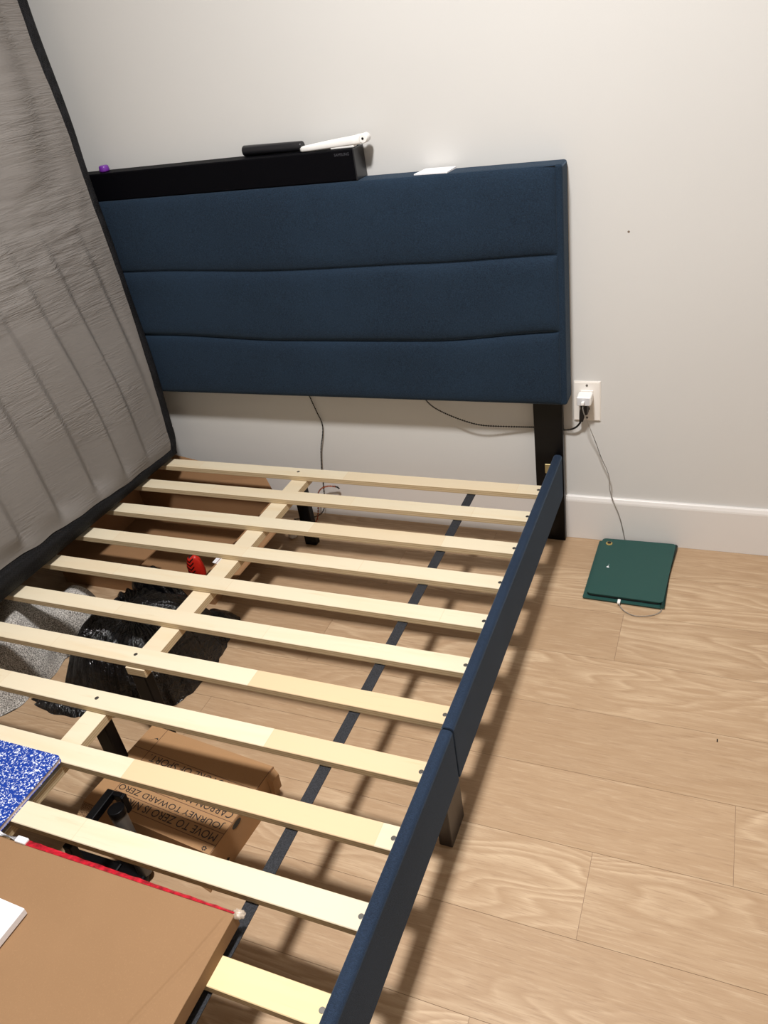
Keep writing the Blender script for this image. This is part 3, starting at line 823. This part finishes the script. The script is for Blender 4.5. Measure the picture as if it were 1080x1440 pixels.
ln(.0463, -.001, .0463, -.221); ln(.341, -.001, .341, -.221); ln(.0005, -.0645, .0463, -.0645)
ln(.0005, -.147, .0463, -.147)
xform(bm, MB_); obj('printed_rules', bm, M_line, sbx)
def swoosh(sc):
    top = [(-1, .05), (-.8, -.25), (-.5, -.3), (0, -.12), (1, .45)]; bot = [(.3, 0.02), (-.2, -.38), (-.62, -.62), (-.98, -.5), (-1.1, -.2)]
    return [(a * sc, b * sc) for a, b in top + bot]
bm = bmesh.new(); prism(bm, swoosh(.0085), 0, .0003)
xform(bm, MB_ @ Matrix.Translation((.034, -.033, HB)) @ Matrix.Rotation(math.radians(180), 4, 'Z'))
obj('printed_mark', bm, M_ink, sbx)
t = bmesh.new(); prism(t, swoosh(.0085), 0, .0004)
xform(t, MB_ @ Matrix.Translation((.3420, -.050, .058)) @ Matrix.Rotation(math.radians(90), 4, 'Y') @ Matrix.Rotation(math.radians(200), 4, 'Z'))
obj('printed_mark', t, M_ink, sbx)
bm = bmesh.new(); me = bpy.data.meshes.new('tmp')
for k in range(6):   # small leaf-burst mark
    a = k * math.pi / 3 + .3
    cx, cy = .3225 + .0042 * math.cos(a), -.2150 + .0034 * math.sin(a)
    t = bmesh.new(); prism(t, [(cx + .0024 * math.cos(a + q), cy + .0018 * math.sin(a + q)) for q in (0, 1.6, 3.1, 4.7)], HB, HB + .0003)
    xform(t, MB_); t.to_mesh(me); t.free(); bm.from_mesh(me)
bpy.data.meshes.remove(me)
obj('printed_logo', bm, M_ink, sbx)
# finger hole straddling the right face, diamond label low on it
bm = bmesh.new(); prism(bm, [(.014 * math.cos(a), .0075 * math.sin(a)) for a in [2 * math.pi * k / 20 for k in range(20)]], 0, .0012)
xform(bm, MB_ @ Matrix.Translation((.3412, -.1390, .0740)) @ Matrix.Rotation(math.radians(90), 4, 'Y') @ Matrix.Rotation(math.radians(90), 4, 'Z'))
obj('hand_hole', bm, M_ink, sbx)
bm = bmesh.new(); q = .016
prism(bm, [(q, 0), (0, q), (-q, 0), (0, -q)], 0, .0006); prism(bm, [(q * .84, 0), (0, q * .84), (-q * .84, 0), (0, -q * .84)], .0006, .0009, mat=1)
xform(bm, MB_ @ Matrix.Translation((.3398, -.195, .022)) @ Matrix.Rotation(math.radians(90), 4, 'Y'))
obj('warning_label', bm, [M_paper, M_ink], sbx)

# black bracket stand beside it
st = thing('bracket_stand', 'black metal bracket on a grey tube standing in front of the printed box', 'stand', (-.64, -1.335, 0))
bm = bmesh.new(); box(bm, -.6420, -.6240, -1.420, -1.2880, .1880, .2050, bev=.002); box(bm, -.6245, -.6000, -1.2990, -1.2880, .1880, .2050, bev=.002)
box(bm, -.6040, -.5970, -1.3010, -1.2880, .1600, .2045, bev=.0015)
box(bm, -.6420, -.6240, -1.420, -1.405, .020, .190)
obj('bracket_arm', bm, M_blackmetal, st)
a = Vector((-.5880, -1.3300, .020)); b = Vector((-.6020, -1.3180, .192))
bm = bmesh.new(); cyl(bm, a, b - a, .0150, (b - a).length, 28, bev=.001)
tb_ = obj('tube', bm, plain('grey tube', rgb(92, 90, 88), .35, .5), st)
bm = bmesh.new(); cyl(bm, b - (b - a).normalized() * .012, b - a, .0165, .016, 28, bev=.0015)
obj('tube_cap', bm, M_blackmetal, tb_)
bm = bmesh.new(); cyl(bm, a.lerp(b, .70) + Vector((.0135, -.003, 0)), (1, -.3, 0), .004, .004, 14)
obj('set_screw', bm, M_screw, tb_)
bm = bmesh.new(); cyl(bm, (-.622, -1.352, 0), (0, 0, 1), .046, .026, 40, bev=.006)
box(bm, -.76, -.64, -1.372, -1.332, 0, .030, bev=.004); box(bm, -.650, -.610, -1.435, -1.38, 0, .020, bev=.004)
obj('base', bm, M_blackmetal, st)

# ------------------------------------------------------------------ far left, under the slats
ob = thing('open_carton', 'open brown cardboard carton under the slats by the wall', 'carton', (-1.2, -.28, 0))
def open_box(x0, x1, y0, y1, h, t=.004):
    bm = bmesh.new()
    box(bm, x0, x1, y0, y1, 0, t); box(bm, x0, x1, y1 - t, y1, t, h); box(bm, x0, x1, y0, y0 + t, t, h)
    box(bm, x0, x0 + t, y0 + t, y1 - t, t, h); box(bm, x1 - t, x1, y0 + t, y1 - t, t, h); return bm
obj('carton_body', open_box(-1.50, -.930, -.530, -.100, .105), M_card3, ob)
bm = bmesh.new(); hexa(bm, [(-1.50, -.100, .105), (-.930, -.100, .105), (-.985, -.055, .150), (-1.50, -.030, .225), (-1.50, -.096, .105), (-.930, -.096, .105), (-.985, -.051, .150), (-1.50, -.026, .225)])
obj('flap', bm, M_card3, ob)
bm = bmesh.new(); hexa(bm, [(-.930, -.530, .105), (-.860, -.470, .075), (-.850, -.210, .080), (-.930, -.100, .105), (-.934, -.530, .108), (-.862, -.470, .079), (-.852, -.210, .084), (-.934, -.100, .108)])
obj('flap', bm, M_card3, ob)
bm = bmesh.new(); hexa(bm, [(-1.50, -.430, .104), (-1.17, -.440, .104), (-1.17, -.528, .107), (-1.50, -.528, .107), (-1.50, -.430, .108), (-1.17, -.440, .108), (-1.17, -.528, .111), (-1.50, -.528, .111)])
obj('flap', bm, M_card3, ob)
bm = bmesh.new(); hexa(bm, [(-.945, -.470, .1090), (-.915, -.470, .1030), (-.915, -.440, .1030), (-.945, -.440, .1090), (-.945, -.470, .1100), (-.915, -.470, .1040), (-.915, -.440, .1040), (-.945, -.440, .1100)])
obj('packing_tape', bm, M_paper, ob)

# red pouch with black zigzag
rp = thing('red_pouch', 'small bright red pouch with black zigzag lines standing inside the open carton', 'pouch', (-.985, -.50, .05))
bm = bmesh.new(); ctrl = [(-1.080, -.470), (-1.052, -.444), (-1.020, -.452), (-.985, -.520), (-1.010, -.548), (-1.060, -.540)]
RC = Vector((-1.030, -.525, 0))
bmesh.ops.create_uvsphere(bm, u_segments=32, v_segments=20, radius=1)
for v in bm.verts:
    c = v.co
    p = Vector((c.x * .026 * (1 + .0 * c.z), c.y * .030, c.z * .055))
    p.x = math.copysign(abs(c.x) ** .7, c.x) * .026; p.y = math.copysign(abs(c.y) ** .7, c.y) * .014
    p *= 1 + .06 * noise.noise(c * 3)
    v.co = Matrix.Rotation(math.radians(20), 3, 'Z') @ p + Vector((-1.010, -.472, .072))
n = NT('red zigzag cloth'); v_ = n.coord((1, 1, 1))
sx = n.new('ShaderNodeSeparateXYZ'); n.link(v_, sx.inputs[0])
zz = n.math('ADD', n.math('MULTIPLY', sx.outputs[2], 75.0), n.math('MULTIPLY', n.math('PINGPONG', n.math('MULTIPLY', sx.outputs[0], 70.0), 0.9), 1.0))
line = n.math('LESS_THAN', n.math('FRACT', zz), 0.42)
side = n.math('LESS_THAN', sx.outputs[0], -1.004)
n.base(n.mix(rgb(190, 34, 20), rgb(30, 8, 8), n.math('MULTIPLY', line, side))); n.set(Roughness=.45)
obj('pouch_body', bm, n.m, rp, smooth=True)

def blob(name, fn, nu, nv, mat, parent=None):
    """closed dome-like shape from fn(u,v)->(x,y,z), u around, v 0 top..1 floor"""
    bm = bmesh.new(); top = bm.verts.new(fn(0, 0)); R_ = []
    for j in range(1, nv + 1): R_.append([bm.verts.new(fn(k / nu, j / nv)) for k in range(nu)])
    for k in range(nu): bm.faces.new((top, R_[0][k], R_[0][(k + 1) % nu])).smooth = True
    for A, B in zip(R_[:-1], R_[1:]):
        for k in range(nu): bm.faces.new((A[k], B[k], B[(k + 1) % nu], A[(k + 1) % nu])).smooth = True
    bm.faces.new(R_[-1])
    return obj(name, bm, mat, parent)
# black bin bag
bag = thing('garbage_bag', 'full black plastic garbage bag under the slats around the center beam', 'bag', (-1.0, -.78, 0))
def bagf(u, v):
    a = 2 * math.pi * u; q = math.sin(v * math.pi / 2)
    rx, ry = .198, .200
    ca, sa = math.cos(a), math.sin(a)
    e = (abs(ca) ** 2.6 + abs(sa) ** 2.6) ** (-1 / 2.6)
    r = q ** .8 * (1 + .06 * noise.noise(Vector((ca * 2, sa * 2, 1)))) * e
    pleat = .009 * noise.noise(Vector((ca * 9, sa * 9, v * 1.2))) * min(1, v * 3)
    x = -.985 + ca * (rx * r + pleat); y = -.785 + sa * (ry * r + pleat)
    h = .170 * (1 - q ** 3.2) if v < 1 else 0
    z = h + (.016 * noise.noise(Vector((x * 14, y * 14, 2))) + .010 * noise.noise(Vector((x * 34, y * 26, 6)))) * (1 - v) ** .5
    # pulled folds running out from the neck
    z += .007 * (1 - v) * min(1, v * 3) * math.sin(a * 34 + 5 * noise.noise(Vector((x * 8, y * 8, 0))))
    x += ca * .0016 * math.sin(a * 44 + 4 * noise.noise(Vector((a, v * 2, 0)))) * q; y += sa * .0016 * math.sin(a * 44 + 4 * noise.noise(Vector((a, v * 2, 0)))) * q
    return (x, y, min(max(z, .0008), .2035))
blob('bag_body', bagf, 220, 70, M_bag, bag)
def neck(u, v):
    a = 2 * math.pi * u; q = math.sin(v * math.pi / 2); ca, sa = math.cos(a), math.sin(a)
    r = 1 + .28 * noise.noise(Vector((ca * 3.5, sa * 3.5, v * 4)))
    x = -1.045 + ca * .105 * q * r; y = -.615 + sa * .050 * q * r
    return (x, y, .020 + .165 * (1 - q ** 2.4) + .014 * noise.noise(Vector((x * 40, y * 40, 3))) * (1 - v))
blob('gathered_top', neck, 90, 30, M_bag, bag)
def tail(u, v):
    a = 2 * math.pi * u; q = math.sin(v * math.pi / 2); ca, sa = math.cos(a), math.sin(a)
    r = 1 + .25 * noise.noise(Vector((ca * 2.5, sa * 2.5, 8)))
    x = -1.10 + ca * .115 * q * r; y = -.985 + sa * .030 * q * r
    return (x, y, max(.0008, .018 * (1 - q ** 2) + .006 * noise.noise(Vector((x * 40, y * 40, 3))) * (1 - v)))
blob('loose_end', tail, 70, 16, M_bag, bag)
def spill(u, v):
    a = 2 * math.pi * u; q = math.sin(v * math.pi / 2); ca, sa = math.cos(a), math.sin(a)
    r = 1 + .22 * noise.noise(Vector((ca * 2.5, sa * 2.5, 18)))
    x = -.860 + ca * .068 * q * r; y = -.630 + sa * .075 * q * r
    return (x, y, max(.0008, .060 * (1 - q ** 2) + .014 * noise.noise(Vector((x * 30, y * 30, 3))) * (1 - v)))
blob('loose_end', spill, 80, 20, M_bag, bag)

# speckled grey blanket
def heap(u, v):
    a = 2 * math.pi * u; q = math.sin(v * math.pi / 2); ca, sa = math.cos(a), math.sin(a)
    e = (abs(ca) ** 3.2 + abs(sa) ** 3.2) ** (-1 / 3.2)
    ext = interp(-.85 + sa * .24, [(-1.10, .150), (-.92, .135), (-.84, .125), (-.74, .210), (-.60, .240)])
    x = -1.360 + ca * (ext if ca > 0 else .16) * q * e; y = -.850 + sa * .235 * q * e
    z = .160 * (1 - q ** 4)
    z += (.032 * math.sin((x * .8 + y) * 26 + 1.2) + .016 * noise.noise(Vector((x * 9, y * 9, 2)))) * (1 - v ** 4)
    return (x + .012 * noise.noise(Vector((y * 14, z * 20, 5))) * q, y, min(max(z, .0008), .200))
o = blob('plush_blanket', heap, 120, 50, M_rug); tag(o, 'speckled grey plush blanket heaped under the slats left of the black bag', 'blanket')

# little white cap on the floor by the far centre leg
bm = bmesh.new(); cyl(bm, (-.858, -.160, 0), (0, 0, 1), .0150, .020, 24, bev=.003)
o = obj('bottle_cap', bm, M_white); tag(o, 'small white cap on the floor beside the far center leg', 'cap')

bm = bmesh.new(); box(bm, .4440, .4465, -.7060, -.6980, 0, .0012)
o = obj('splinter', bm, M_blackwood); tag(o, 'tiny dark splinter on the bare floor right of the bed', 'splinter')

# ------------------------------------------------------------------ light, camera, view
L = bpy.data.lights.new('ceiling_bulb', 'AREA'); L.shape = 'DISK'; L.size = .25; L.energy = 66; L.spread = math.radians(160); L.color = (1, .99, .985)
lo = bpy.data.objects.new('ceiling_bulb', L); C.objects.link(lo); lo.location = (LX, LY, H - .055)
w = bpy.data.worlds.new('w'); S.world = w; w.use_nodes = True
w.node_tree.nodes['Background'].inputs['Color'].default_value = (.9, .93, 1, 1); w.node_tree.nodes['Background'].inputs['Strength'].default_value = .05

cam = bpy.data.cameras.new('cam'); co = bpy.data.objects.new('cam', cam); C.objects.link(co); S.camera = co
Rw = Matrix(((0.9204778441180113, 0.3643546380469076, -0.14130193283019216), (0.08545230737398186, -0.5404825149200901, -0.8370045126701008), (-0.38133770027667646, 0.7583695331428849, -0.5286371246406419)))
right, down, fwd = Rw[0], Rw[1], Rw[2]
M = Matrix((( right[0], -down[0], -fwd[0], .392), (right[1], -down[1], -fwd[1], -1.9663), (right[2], -down[2], -fwd[2], 1.3895), (0, 0, 0, 1)))
co.matrix_world = M
cam.sensor_fit = 'VERTICAL'; cam.sensor_height = 36; cam.lens = 1110.685 / 1440 * 36; cam.clip_start = .02
S.view_settings.view_transform = 'Standard'; S.view_settings.look = 'None'; S.view_settings.gamma = 1
S.view_settings.exposure = 0.0
S.view_settings.use_curve_mapping = False
